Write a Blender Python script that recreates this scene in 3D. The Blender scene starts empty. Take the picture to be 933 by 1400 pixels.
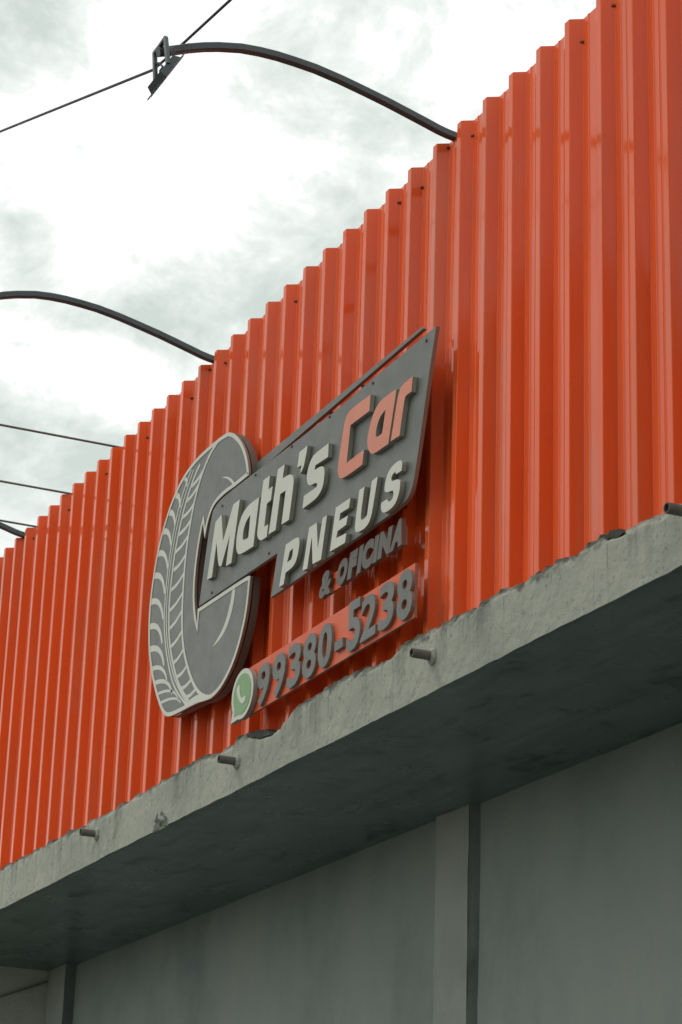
import bpy, bmesh, math, random
from mathutils import Vector, Matrix, noise
from mathutils.geometry import tessellate_polygon
random.seed(7)
scene = bpy.context.scene
COL = scene.collection


EXPOSURE = 0.1
ORANGE = (0.94, 0.122, 0.023)
CLOUDS = [((-0.8328, 0.2181, 0.5088), 3.0, 0.28), ((-0.8372, 0.2331, 0.4948), 1.6, 0.12), ((-0.7923, 0.3352, 0.5098), 3.6, 0.16), ((-0.8035, 0.3208, 0.5014), 1.6, 0.1), ((-0.7757, 0.3705, 0.5109), 3, 0.05), ((-0.8509, 0.2479, 0.4631), 1.1, 0.15), ((-0.8645, 0.2348, 0.4443), 1.8, 0.15), ((-0.868, 0.2497, 0.4293), 1.4, 0.12), ((-0.8446, 0.2382, 0.4796), 2.0, -0.14), ((-0.854, 0.2659, 0.4471), 1.6, -0.12), ((-0.7635, 0.3946, 0.5112), 3.0, -0.04), ((-0.843, 0.2804, 0.4591), 0.6, 0.06), ((-0.8532, 0.323, 0.4096), 2.6, 0.2), ((-0.8275, 0.3504, 0.4387), 2.4, 0.2), ((-0.8026, 0.3749, 0.4639), 2.0, 0.15), ((-0.8629, 0.2873, 0.4157), 1.8, 0.14), ((-0.8782, 0.2549, 0.4047), 1.6, 0.12), ((-0.8977, 0.2654, 0.3516), 2.6, 0.2), ((-0.8861, 0.2895, 0.3621), 1.8, 0.16), ((-0.8964, 0.2479, 0.3674), 1.4, 0.15), ((-0.8292, 0.2768, 0.4855), 4.0, -0.2), ((-0.8274, 0.3162, 0.4642), 3.2, -0.14), ((-0.86, 0.269, 0.4337), 1.8, -0.12), ((-0.877, 0.2913, 0.3822), 1.7, -0.2), ((-0.8869, 0.2662, 0.3774), 1.3, -0.16), ((-0.7704, 0.3677, 0.5209), 2.0, -0.02), ((-0.7567, 0.4011, 0.5162), 2, -0.05), ((-0.8862, 0.2458, 0.3927), 1.0, -0.12)]

# ---------------------------------------------------------------- camera
cam = bpy.data.cameras.new('camera')
cam_o = bpy.data.objects.new('camera', cam)
COL.objects.link(cam_o)
cam.sensor_fit = 'VERTICAL'
cam.sensor_height = 36.0
cam.lens = 83.97
cam.clip_end = 5000
cam.clip_start = 0.05
rt = Vector((0.4184038, 0.9077010, 0.0318933))
up = Vector((0.2921286, -0.1677391, 0.9415543))
fw = Vector((-0.8599995, 0.3846330, 0.3353481))
cam_o.matrix_world = Matrix(((rt.x, up.x, -fw.x, 0.0), (rt.y, up.y, -fw.y, -3.5376), (rt.z, up.z, -fw.z, 1.6), (0, 0, 0, 1)))
cam.dof.use_dof = True
cam.dof.focus_distance = 9.0
cam.dof.aperture_fstop = 9.0
scene.camera = cam_o

# ---------------------------------------------------------------- sky
SUN_DIR = Vector((-0.36, -0.52, 0.77)).normalized()
world = bpy.data.worlds.new('World')
scene.world = world
world.use_nodes = True
wn, wl = world.node_tree.nodes, world.node_tree.links
wn.clear()
w_out = wn.new('ShaderNodeOutputWorld')
w_bg = wn.new('ShaderNodeBackground')
w_bg.inputs['Strength'].default_value = 0.1
wl.new(w_bg.outputs[0], w_out.inputs[0])
sky = wn.new('ShaderNodeTexSky')
sky.sky_type = 'NISHITA'
sky.sun_disc = False
sky.sun_elevation = math.asin(SUN_DIR.z)
sky.sun_rotation = math.atan2(SUN_DIR.x, SUN_DIR.y)
tc = wn.new('ShaderNodeTexCoord')


def wmath(op, a, b=None, c=None):
    n = wn.new('ShaderNodeMath')
    n.operation = op
    for i, v in enumerate((a, b, c)):
        if v is None:
            continue
        if isinstance(v, (int, float)):
            n.inputs[i].default_value = v
        else:
            wl.new(v, n.inputs[i])
    return n.outputs[0]


def wnoise(scale, detail, rough, dist, loc=(0, 0, 0), sc=(1, 1, 1)):
    m = wn.new('ShaderNodeMapping')
    m.inputs['Location'].default_value = loc
    m.inputs['Scale'].default_value = sc
    wl.new(tc.outputs['Generated'], m.inputs['Vector'])
    n = wn.new('ShaderNodeTexNoise')
    n.inputs['Scale'].default_value = scale
    n.inputs['Detail'].default_value = detail
    n.inputs['Roughness'].default_value = rough
    n.inputs['Distortion'].default_value = dist
    wl.new(m.outputs[0], n.inputs['Vector'])
    return n.outputs['Fac']


big = wnoise(5.5, 9, 0.58, 0.25, (0.3, 1.7, 0.4), (1, 1, 1.5))
fine = wnoise(15, 12, 0.68, 0.35, (4.1, 0.2, 2.2), (1, 1, 1.5))
dens = wmath('ADD', wmath('MULTIPLY', big, 0.50), wmath('MULTIPLY_ADD', fine, 1.30, -0.26))
dens = wmath('ADD', dens, wmath('MULTIPLY', wmath('SUBTRACT', wnoise(48, 10, 0.7, 0.6, (1.2, 3.3, 0.7), (1, 1, 1.4)), 0.5), 0.42))
# cloud banks seen above the roof line: direction, angular radius (deg), weight (+ thick grey, - thin bright)
for (x, y, z), rad, amp in CLOUDS:
    d = wn.new('ShaderNodeVectorMath')
    d.operation = 'DOT_PRODUCT'
    d.inputs[1].default_value = Vector((x, y, z)).normalized()
    wl.new(tc.outputs['Generated'], d.inputs[0])
    mr = wn.new('ShaderNodeMapRange')
    mr.interpolation_type = 'SMOOTHSTEP'
    mr.inputs['From Min'].default_value = math.cos(math.radians(rad))
    mr.inputs['From Max'].default_value = 1.0
    mr.inputs['To Max'].default_value = amp * 0.72
    wl.new(d.outputs['Value'], mr.inputs['Value'])
    dens = wmath('ADD', dens, mr.outputs[0])
ramp = wn.new('ShaderNodeValToRGB')
ramp.color_ramp.interpolation = 'LINEAR'
cr = ramp.color_ramp.elements
cr[0].position, cr[0].color = 0.625, (1.0, 1.0, 1.0, 1)
cr[1].position, cr[1].color = 0.95, (0.60, 0.65, 0.615, 1)
for pos_, col_ in ((0.650, (0.875, 0.89, 0.872, 1)), (0.80, (0.715, 0.76, 0.73, 1))):
    cr.new(pos_).color = col_
wl.new(dens, ramp.inputs[0])
cl = wn.new('ShaderNodeMix')
cl.data_type = 'RGBA'
cl.blend_type = 'MULTIPLY'
cl.inputs[0].default_value = 1.0
wl.new(ramp.outputs[0], cl.inputs[6])
cl.inputs[7].default_value = (10.6, 10.8, 10.5, 1)
mx = wn.new('ShaderNodeMix')
mx.data_type = 'RGBA'
mx.inputs[0].default_value = 0.93
wl.new(sky.outputs[0], mx.inputs[6])
wl.new(cl.outputs[2], mx.inputs[7])
wl.new(mx.outputs[2], w_bg.inputs['Color'])

# ---------------------------------------------------------------- sun (behind thin cloud)
sun = bpy.data.lights.new('sun', 'SUN')
sun.energy = 0.6
sun.angle = math.radians(18)
sun.color = (1.0, 0.96, 0.88)
sun_o = bpy.data.objects.new('sun', sun)
COL.objects.link(sun_o)
sun_o.rotation_euler = SUN_DIR.to_track_quat('Z', 'Y').to_euler()

scene.view_settings.view_transform = 'Standard'
scene.view_settings.look = 'None'
scene.view_settings.exposure = EXPOSURE
scene.view_settings.gamma = 1.0
scene.render.resolution_x = 682
scene.render.resolution_y = 1024

# --- measured outlines, metres: (x along the facade, z above the pavement)
TYRE = [(-8.807,5.302),(-8.86,5.314),(-8.926,5.319),(-9.032,5.321),(-9.167,5.318),(-9.27,5.306),(-9.37,5.279),(-9.449,5.239),(-9.526,5.181),(-9.6,5.094),(-9.656,4.991),(-9.691,4.881),(-9.709,4.777),(-9.705,4.669),(-9.683,4.556),(-9.641,4.461),(-9.589,4.375),(-9.527,4.293),(-9.466,4.23),(-9.422,4.199),(-9.37,4.184),(-9.3,4.178),(-9.164,4.173),(-9.032,4.168),(-8.952,4.157),(-8.875,4.151),(-8.789,4.165),(-8.707,4.204),(-8.639,4.255),(-8.576,4.335),(-8.528,4.438),(-8.511,4.575),(-8.538,4.585),(-9.092,4.592),(-9.089,4.518),(-9.123,4.588),(-9.146,4.676),(-9.145,4.78),(-9.124,4.878),(-9.101,4.944),(-9.085,4.979),(-9.055,4.899),(-9.029,4.964),(-8.979,5.019),(-8.876,5.036),(-8.735,5.032),(-8.583,5.033),(-8.583,5.051),(-8.608,5.118),(-8.662,5.195),(-8.73,5.255)]
SIDEWALL = [(-8.939,5.315),(-9.028,5.29),(-9.09,5.252),(-9.155,5.193),(-9.218,5.096),(-9.275,4.922),(-9.288,4.716),(-9.275,4.556),(-9.237,4.444),(-9.171,4.346),(-9.091,4.256),(-9.01,4.199),(-8.941,4.172),(-8.876,4.158)]
TREAD_A = [(-9.267,5.281),(-9.309,5.248),(-9.406,5.144),(-9.475,4.981),(-9.506,4.818),(-9.511,4.671),(-9.477,4.546),(-9.414,4.416),(-9.324,4.296),(-9.173,4.193)]
TREAD_B = [(-9.237,5.272),(-9.279,5.233),(-9.377,5.124),(-9.448,4.973),(-9.482,4.812),(-9.485,4.664),(-9.451,4.539),(-9.386,4.414),(-9.298,4.306),(-9.159,4.194)]
TREAD_C = [(-9.161,5.272),(-9.224,5.237),(-9.328,5.13),(-9.415,4.963),(-9.452,4.761),(-9.445,4.611),(-9.403,4.486),(-9.316,4.351),(-9.247,4.278),(-9.141,4.198)]
TREAD_ARCS = [[(-9.36,5.27),(-9.322,5.245),(-9.31,5.216)],[(-9.451,5.218),(-9.408,5.193),(-9.383,5.142)],[(-9.523,5.158),(-9.469,5.131),(-9.438,5.078)],[(-9.584,5.087),(-9.521,5.054),(-9.476,4.992)],[(-9.633,4.997),(-9.564,4.962),(-9.501,4.892)],[(-9.671,4.902),(-9.6,4.864),(-9.52,4.78)],[(-9.693,4.786),(-9.616,4.75),(-9.521,4.661)],[(-9.691,4.669),(-9.611,4.631),(-9.514,4.547)],[(-9.672,4.559),(-9.584,4.519),(-9.474,4.436)],[(-9.635,4.459),(-9.549,4.425),(-9.425,4.356)],[(-9.591,4.383),(-9.494,4.349),(-9.348,4.279)],[(-9.54,4.322),(-9.442,4.293),(-9.268,4.236)],[(-9.495,4.272),(-9.394,4.252),(-9.238,4.215)]]
TREAD_BARS = [[(-9.255,5.199),(-9.107,5.236)],[(-9.308,5.146),(-9.159,5.182)],[(-9.349,5.083),(-9.206,5.108)],[(-9.383,5.013),(-9.232,5.042)],[(-9.412,4.941),(-9.26,4.973)],[(-9.422,4.859),(-9.276,4.893)],[(-9.436,4.772),(-9.288,4.808)],[(-9.442,4.679),(-9.289,4.721)],[(-9.437,4.593),(-9.287,4.637)],[(-9.411,4.503),(-9.268,4.544)],[(-9.365,4.419),(-9.238,4.454)],[(-9.309,4.344),(-9.182,4.369)],[(-9.256,4.28),(-9.123,4.292)],[(-9.194,4.228),(-9.067,4.236)]]
GLINT_A = [(-8.896,5.126),(-8.821,5.106),(-8.765,5.072),(-8.723,5.033),(-8.748,5.036),(-8.786,5.072),(-8.833,5.1)]
GLINT_B = [(-8.672,4.58),(-8.679,4.518),(-8.709,4.457),(-8.758,4.411),(-8.825,4.384),(-8.905,4.374),(-8.851,4.393),(-8.79,4.424),(-8.746,4.472),(-8.715,4.528),(-8.702,4.582)]
PANEL = [(-9.073,4.599),(-8.23,4.59),(-8.28,4.42),(-7.691,4.428),(-7.23,4.434),(-7.106,4.441),(-7.061,4.451),(-7.028,4.484),(-7.008,4.543),(-6.993,4.593),(-6.91,4.897),(-6.87,5.032),(-7.357,5.022),(-7.718,5.011),(-8.135,5.014),(-8.547,5.02),(-8.761,5.021),(-8.892,5.02),(-8.964,4.997),(-9.003,4.92)]
RAIL = [(-8.692,5.067),(-8.642,5.113),(-8.335,5.109),(-7.8,5.088),(-7.627,5.094),(-7.435,5.104),(-7.076,5.12),(-7.064,5.107),(-7.434,5.088),(-7.626,5.08),(-7.798,5.066),(-8.331,5.078),(-8.582,5.067)]
LETTERS = [([(-8.946,4.677),(-8.89,4.674),(-8.856,4.817),(-8.825,4.71),(-8.804,4.696),(-8.787,4.694),(-8.707,4.808),(-8.735,4.678),(-8.676,4.675),(-8.615,4.933),(-8.684,4.933),(-8.783,4.801),(-8.816,4.929),(-8.881,4.915)],None,'w'),([(-8.404,4.876),(-8.504,4.878),(-8.569,4.864),(-8.608,4.83),(-8.63,4.78),(-8.632,4.733),(-8.621,4.703),(-8.585,4.683),(-8.444,4.678)],[(-8.49,4.827),(-8.533,4.814),(-8.56,4.782),(-8.564,4.748),(-8.551,4.735),(-8.501,4.733)],'w'),([(-8.3,4.936),(-8.367,4.936),(-8.407,4.736),(-8.407,4.713),(-8.391,4.692),(-8.361,4.678),(-8.305,4.677),(-8.296,4.727),(-8.336,4.729),(-8.319,4.821),(-8.279,4.824),(-8.266,4.878),(-8.31,4.879)],None,'w'),([(-8.287,4.682),(-8.217,4.679),(-8.184,4.819),(-8.13,4.818),(-8.159,4.684),(-8.085,4.681),(-8.056,4.805),(-8.052,4.836),(-8.064,4.859),(-8.097,4.875),(-8.167,4.88),(-8.151,4.934),(-8.219,4.935)],None,'w'),([(-7.928,4.938),(-8.007,4.937),(-8.023,4.877),(-7.982,4.874),(-7.991,4.842),(-7.958,4.857)],None,'w'),([(-7.728,4.88),(-7.857,4.879),(-7.885,4.87),(-7.913,4.846),(-7.926,4.811),(-7.922,4.787),(-7.906,4.768),(-7.887,4.76),(-7.831,4.754),(-7.822,4.745),(-7.827,4.734),(-7.946,4.736),(-7.955,4.686),(-7.829,4.687),(-7.787,4.701),(-7.765,4.721),(-7.755,4.771),(-7.762,4.791),(-7.781,4.804),(-7.803,4.809),(-7.847,4.81),(-7.853,4.816),(-7.845,4.829),(-7.729,4.824)],None,'w'),([(-7.362,4.947),(-7.528,4.949),(-7.57,4.939),(-7.591,4.907),(-7.638,4.75),(-7.626,4.71),(-7.595,4.689),(-7.416,4.689),(-7.405,4.745),(-7.556,4.742),(-7.532,4.885),(-7.369,4.884)],None,'o'),([(-7.141,4.889),(-7.228,4.892),(-7.292,4.887),(-7.334,4.861),(-7.366,4.811),(-7.381,4.767),(-7.369,4.733),(-7.342,4.706),(-7.316,4.699),(-7.199,4.697)],[(-7.228,4.84),(-7.273,4.829),(-7.301,4.798),(-7.307,4.765),(-7.293,4.754),(-7.253,4.756)],'o'),([(-7.011,4.889),(-7.079,4.889),(-7.11,4.88),(-7.13,4.856),(-7.179,4.7),(-7.107,4.697),(-7.075,4.824),(-7.062,4.835),(-7.019,4.834)],None,'o'),([(-8.155,4.425),(-8.111,4.425),(-8.097,4.468),(-8.041,4.47),(-8.011,4.477),(-7.988,4.498),(-7.973,4.534),(-7.971,4.563),(-7.982,4.578),(-8.004,4.584),(-8.106,4.585)],[(-8.031,4.548),(-8.063,4.545),(-8.086,4.507),(-8.047,4.507),(-8.035,4.52)],'w'),([(-7.93,4.428),(-7.888,4.425),(-7.854,4.542),(-7.838,4.428),(-7.76,4.424),(-7.719,4.588),(-7.759,4.587),(-7.794,4.474),(-7.812,4.586),(-7.883,4.587)],None,'w'),([(-7.681,4.431),(-7.548,4.427),(-7.536,4.461),(-7.626,4.469),(-7.617,4.493),(-7.542,4.495),(-7.528,4.527),(-7.607,4.53),(-7.597,4.557),(-7.521,4.555),(-7.511,4.591),(-7.639,4.592)],None,'w'),([(-7.39,4.596),(-7.434,4.596),(-7.465,4.467),(-7.46,4.446),(-7.443,4.436),(-7.415,4.432),(-7.371,4.432),(-7.339,4.444),(-7.319,4.471),(-7.279,4.599),(-7.328,4.597),(-7.361,4.477),(-7.383,4.47),(-7.41,4.473),(-7.417,4.489)],None,'w'),([(-7.096,4.601),(-7.135,4.603),(-7.171,4.597),(-7.199,4.582),(-7.217,4.553),(-7.22,4.527),(-7.208,4.513),(-7.151,4.505),(-7.143,4.492),(-7.149,4.475),(-7.172,4.469),(-7.187,4.474),(-7.194,4.486),(-7.242,4.487),(-7.247,4.47),(-7.236,4.45),(-7.216,4.44),(-7.174,4.438),(-7.134,4.444),(-7.111,4.461),(-7.093,4.489),(-7.091,4.521),(-7.107,4.534),(-7.16,4.542),(-7.167,4.555),(-7.154,4.567),(-7.133,4.569),(-7.127,4.558),(-7.083,4.557),(-7.078,4.581),(-7.082,4.593)],None,'w')]
HANDSET = [(-8.576,4.132),(-8.563,4.134),(-8.555,4.122),(-8.555,4.101),(-8.546,4.083),(-8.529,4.068),(-8.504,4.073),(-8.488,4.07),(-8.488,4.054),(-8.506,4.043),(-8.533,4.048),(-8.562,4.071),(-8.582,4.097),(-8.59,4.119)]
DIGITS = [('9',(-8.414,3.999),(-8.287,4.004),(-8.408,4.17)),('9',(-8.258,3.997),(-8.133,4.003),(-8.255,4.17)),('3',(-8.112,4.003),(-7.988,4.008),(-8.105,4.173)),('8',(-7.968,4.003),(-7.844,4.007),(-7.963,4.174)),('0',(-7.827,4.008),(-7.704,4.014),(-7.821,4.176)),('-',(-7.673,4.047),(-7.602,4.05),(-7.676,4.083)),('5',(-7.572,4.014),(-7.458,4.016),(-7.566,4.201)),('2',(-7.453,4.023),(-7.327,4.028),(-7.445,4.188)),('3',(-7.307,4.023),(-7.184,4.027),(-7.298,4.192)),('8',(-7.157,4.016),(-7.036,4.02),(-7.156,4.196))]
SMALL_LETTERS = [('&',(-7.836,4.296),(-7.739,4.297),(-7.811,4.383)),('O',(-7.683,4.301),(-7.603,4.301),(-7.658,4.387)),('F',(-7.58,4.303),(-7.522,4.302),(-7.557,4.392)),('I',(-7.499,4.301),(-7.476,4.303),(-7.475,4.391)),('C',(-7.462,4.301),(-7.378,4.302),(-7.444,4.393)),('I',(-7.365,4.305),(-7.342,4.304),(-7.343,4.392)),('N',(-7.324,4.307),(-7.234,4.306),(-7.302,4.392)),('A',(-7.225,4.305),(-7.137,4.308),(-7.19,4.395))]
FASCIA_TOP = [(-11.83,3.945),(-11.641,3.944),(-11.421,3.94),(-11.208,3.94),(-10.912,3.94),(-10.698,3.939),(-10.547,3.937),(-10.489,3.933),(-10.412,3.936),(-10.202,3.927),(-10.074,3.927),(-9.668,3.934),(-9.313,3.94),(-9.233,3.946),(-9.093,3.943),(-8.957,3.937),(-8.844,3.942),(-8.73,3.918),(-8.675,3.92),(-8.654,3.947),(-8.577,3.948),(-8.372,3.91),(-8.293,3.886),(-8.2,3.886),(-8.17,3.902),(-8.123,3.923),(-8.073,3.943),(-7.864,3.944),(-7.762,3.947),(-7.614,3.95),(-7.471,3.946),(-7.396,3.927),(-7.307,3.931),(-7.215,3.939),(-7.133,3.954),(-6.892,3.946),(-6.721,3.949),(-6.62,3.944),(-6.468,3.945),(-6.291,3.942),(-6.122,3.946),(-5.976,3.933),(-5.947,3.945),(-5.781,3.945),(-5.667,3.921),(-5.569,3.92),(-5.436,3.912),(-5.348,3.898)]
FOOT = [(-9.17, 4.175), (-9.189, 4.193), (-9.11, 4.203), (-9.05, 4.204), (-8.997, 4.196), (-8.929, 4.171), (-8.87, 4.155), (-8.927, 4.156), (-9.032, 4.169)]
STRIP = [(-7.845, 4.3), (-7.825, 4.372), (-7.14, 4.378), (-7.135, 4.306)]

# ---------------------------------------------------------------- materials
def material(name, base, rough=0.6, spec=0.5, metallic=0.0):
    m = bpy.data.materials.new(name)
    m.use_nodes = True
    b = m.node_tree.nodes['Principled BSDF']
    b.inputs['Base Color'].default_value = (*base, 1)
    b.inputs['Roughness'].default_value = rough
    b.inputs['Specular IOR Level'].default_value = spec
    b.inputs['Metallic'].default_value = metallic
    return m


class Nodes:
    def __init__(self, m):
        self.t = m.node_tree
        self.b = self.t.nodes['Principled BSDF']
        self.co = self.t.nodes.new('ShaderNodeTexCoord').outputs['Object']

    def link(self, a, b):
        self.t.links.new(a, b)

    def noise(self, scale, detail=6, rough=0.6, sc=(1, 1, 1), loc=(0, 0, 0), dist=0.0):
        mp = self.t.nodes.new('ShaderNodeMapping')
        mp.inputs['Scale'].default_value = sc
        mp.inputs['Location'].default_value = loc
        self.link(self.co, mp.inputs['Vector'])
        n = self.t.nodes.new('ShaderNodeTexNoise')
        n.inputs['Scale'].default_value = scale
        n.inputs['Detail'].default_value = detail
        n.inputs['Roughness'].default_value = rough
        n.inputs['Distortion'].default_value = dist
        self.link(mp.outputs[0], n.inputs['Vector'])
        return n.outputs['Fac']

    def ramp(self, fac, stops):
        r = self.t.nodes.new('ShaderNodeValToRGB')
        els = r.color_ramp.elements
        while len(els) < len(stops):
            els.new(0.5)
        for e_, (p, c) in zip(els, stops):
            e_.position = p
            e_.color = (*c, 1) if isinstance(c, tuple) else (c, c, c, 1)
        self.link(fac, r.inputs[0])
        return r.outputs[0]

    def rng(self, v, a, b, c=0.0, d=1.0):
        n = self.t.nodes.new('ShaderNodeMapRange')
        for k, x in zip(('From Min', 'From Max', 'To Min', 'To Max'), (a, b, c, d)):
            n.inputs[k].default_value = x
        self.link(v, n.inputs['Value'])
        return n.outputs[0]

    def mix(self, fac, a, b, mode='MIX'):
        n = self.t.nodes.new('ShaderNodeMix')
        n.data_type = 'RGBA'
        n.blend_type = mode
        for i, v in ((0, fac), (6, a), (7, b)):
            if isinstance(v, (int, float)):
                n.inputs[i].default_value = v
            elif isinstance(v, tuple):
                n.inputs[i].default_value = (*v, 1)
            else:
                self.link(v, n.inputs[i])
        return n.outputs[2]

    def math(self, op, a, b=0.0):
        n = self.t.nodes.new('ShaderNodeMath')
        n.operation = op
        for i, v in enumerate((a, b)):
            if isinstance(v, (int, float)):
                n.inputs[i].default_value = v
            else:
                self.link(v, n.inputs[i])
        return n.outputs[0]

    def sep(self):
        n = self.t.nodes.new('ShaderNodeSeparateXYZ')
        self.link(self.co, n.inputs[0])
        return n.outputs

    def bump(self, h, strength=0.3, dist=0.01):
        n = self.t.nodes.new('ShaderNodeBump')
        n.inputs['Strength'].default_value = strength
        n.inputs['Distance'].default_value = dist
        self.link(h, n.inputs['Height'])
        self.link(n.outputs[0], self.b.inputs['Normal'])

    def base(self, c):
        self.link(c, self.b.inputs['Base Color'])

    def roughness(self, c):
        self.link(c, self.b.inputs['Roughness'])


def make_orange(name, base, worn, rough):
    m = material(name, base, rough, 0.31)
    n = Nodes(m)
    streak = n.noise(9, 6, 0.65, (1.0, 1.0, 0.06))
    dust = n.noise(3.0, 7, 0.62, (1, 1, 0.35), (3, 1, 2))
    f = n.math('MULTIPLY', n.rng(streak, 0.44, 0.66), n.rng(dust, 0.38, 0.64))
    oi = n.t.nodes.new('ShaderNodeObjectInfo').outputs['Random']
    c = n.mix(n.math('MULTIPLY', f, 0.7), base, worn)
    wash = n.noise(2.0, 8, 0.7, (1, 1, 0.5), (9, 2, 5), 0.5)
    c = n.mix(n.rng(wash, 0.45, 0.72, 0.0, 0.30), c, tuple(v * 0.72 for v in base))
    c = n.mix(n.rng(oi, 0, 1, 0.0, 0.16), c, tuple(v * 0.75 for v in base))
    n.base(c)
    n.roughness(n.rng(n.noise(14, 5, 0.6, (1, 1, 0.05), (5, 0, 0)), 0.3, 0.75, rough - 0.04, rough + 0.10))
    n.bump(n.noise(30, 4, 0.55, (1, 1, 0.05)), 0.07, 0.004)
    return m


M_ORANGE = make_orange('orange_sheet_paint', ORANGE, (0.62, 0.24, 0.14), 0.075)
M_BOARD_ORANGE = make_orange('orange_board', (0.78, 0.112, 0.034), (0.7, 0.2, 0.11), 0.45)


def make_concrete():
    m = material('fascia_concrete', (0.42, 0.41, 0.36), 0.9, 0.3)
    n = Nodes(m)
    x, y, z = n.sep()
    a = n.noise(2.2, 8, 0.65)
    c = n.ramp(a, [(0.30, (0.29, 0.303, 0.255)), (0.50, (0.375, 0.392, 0.330)), (0.70, (0.43, 0.438, 0.372))])
    speck = n.noise(46, 5, 0.7)
    c = n.mix(n.rng(speck, 0.565, 0.70, 0, 0.65), c, (0.13, 0.135, 0.115))
    # rain streaks running down from the broken lip
    st = n.noise(7.0, 5, 0.6, (1, 1, 0.05), (2, 0, 0))
    grow = n.rng(z, 3.74, 3.93)
    f = n.math('MULTIPLY', n.rng(st, 0.53, 0.70), grow)
    c = n.mix(n.math('MULTIPLY', f, 0.85), c, (0.085, 0.09, 0.075))
    drip = n.noise(26, 4, 0.6, (1, 1, 0.03), (6, 0, 0))
    c = n.mix(n.math('MULTIPLY', n.rng(drip, 0.58, 0.70), n.rng(z, 3.70, 3.90, 0.15, 0.8)), c, (0.10, 0.105, 0.09))
    scuff = n.noise(5.5, 9, 0.75, (1, 1, 1.6), (1, 5, 2), 1.2)
    c = n.mix(n.rng(scuff, 0.59, 0.68, 0, 0.30), c, (0.20, 0.205, 0.18))
    pale = n.noise(3.4, 8, 0.7, (1, 1, 1), (8, 5, 2), 0.6)
    c = n.mix(n.rng(pale, 0.56, 0.70, 0, 0.4), c, (0.50, 0.50, 0.43))
    # lichen crust on the lip
    lip = n.math('ADD', n.rng(z, 3.875, 3.945), n.math('MULTIPLY', n.math('SUBTRACT', n.noise(17, 8, 0.72), 0.5), 2.6))
    c = n.mix(n.rng(lip, 0.40, 0.95, 0, 0.92), c, (0.085, 0.088, 0.075))
    n.base(c)
    h = n.math('ADD', n.noise(38, 9, 0.7), n.math('MULTIPLY', n.noise(7, 6, 0.6), 1.4))
    n.bump(h, 0.42, 0.012)
    return m


M_CONCRETE = make_concrete()


def make_plaster(name, lo, mid, hi, rough, spec, bump=0.25, sc=1.0):
    m = material(name, mid, rough, spec)
    n = Nodes(m)
    c = n.ramp(n.noise(1.3 * sc, 8, 0.62, (1, 1, 0.7)), [(0.3, lo), (0.5, mid), (0.72, hi)])
    st = n.noise(1.7 * sc, 8, 0.66, (1, 1, 0.6), (7, 0, 0), 0.7)
    c = n.mix(n.rng(st, 0.52, 0.72, 0, 0.5), c, lo)
    pt = n.noise(2.1 * sc, 9, 0.7, (1, 1, 1), (11, 4, 3), 0.8)
    c = n.mix(n.rng(pt, 0.56, 0.70, 0, 0.35), c, hi)
    sp = n.noise(30 * sc, 6, 0.7)
    c = n.mix(n.rng(sp, 0.62, 0.74, 0, 0.5), c, tuple(v * 0.45 for v in lo))
    n.base(c)
    n.bump(n.math('ADD', n.noise(60, 8, 0.7), n.math('MULTIPLY', n.noise(9, 5, 0.6), 1.2)), bump, 0.008)
    return m


M_WALL = make_plaster('wall_plaster', (0.215, 0.258, 0.240), (0.305, 0.350, 0.318), (0.36, 0.392, 0.352), 0.85, 0.3)
M_ROUGHCAST = make_plaster('roughcast_plaster', (0.42, 0.445, 0.385), (0.54, 0.57, 0.495), (0.61, 0.64, 0.56), 0.95, 0.2, 0.9)
M_PILASTER = make_plaster('pilaster_plaster', (0.27, 0.305, 0.27), (0.395, 0.43, 0.38), (0.46, 0.49, 0.43), 0.85, 0.3)


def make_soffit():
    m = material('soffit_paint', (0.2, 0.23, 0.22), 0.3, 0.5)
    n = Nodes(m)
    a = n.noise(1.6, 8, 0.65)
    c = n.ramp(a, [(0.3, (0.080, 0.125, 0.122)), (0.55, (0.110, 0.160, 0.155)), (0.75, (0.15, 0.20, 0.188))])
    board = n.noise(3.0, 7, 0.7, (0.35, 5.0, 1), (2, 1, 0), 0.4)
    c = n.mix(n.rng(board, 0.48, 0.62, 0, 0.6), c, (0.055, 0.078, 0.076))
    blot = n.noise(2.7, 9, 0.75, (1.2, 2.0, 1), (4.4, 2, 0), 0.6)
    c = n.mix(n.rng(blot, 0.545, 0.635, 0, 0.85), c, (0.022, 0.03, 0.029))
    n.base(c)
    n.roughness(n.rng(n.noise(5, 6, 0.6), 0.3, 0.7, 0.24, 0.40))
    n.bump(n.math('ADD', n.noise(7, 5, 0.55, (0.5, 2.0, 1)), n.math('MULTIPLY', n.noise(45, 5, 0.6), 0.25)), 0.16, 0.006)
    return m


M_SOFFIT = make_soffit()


def make_flat(name, base, rough, spec=0.5, var=0.10, scale=4.0):
    m = material(name, base, rough, spec)
    n = Nodes(m)
    c = n.ramp(n.noise(scale, 7, 0.62), [(0.3, tuple(v * (1 - var) for v in base)), (0.7, tuple(v * (1 + var) for v in base))])
    d = n.noise(scale * 9, 5, 0.7)
    c = n.mix(n.rng(d, 0.62, 0.78, 0, 0.25), c, tuple(v * 0.6 for v in base))
    n.base(c)
    n.roughness(n.rng(n.noise(scale * 3, 4), 0.3, 0.7, rough - 0.06, rough + 0.08))
    return m


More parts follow.
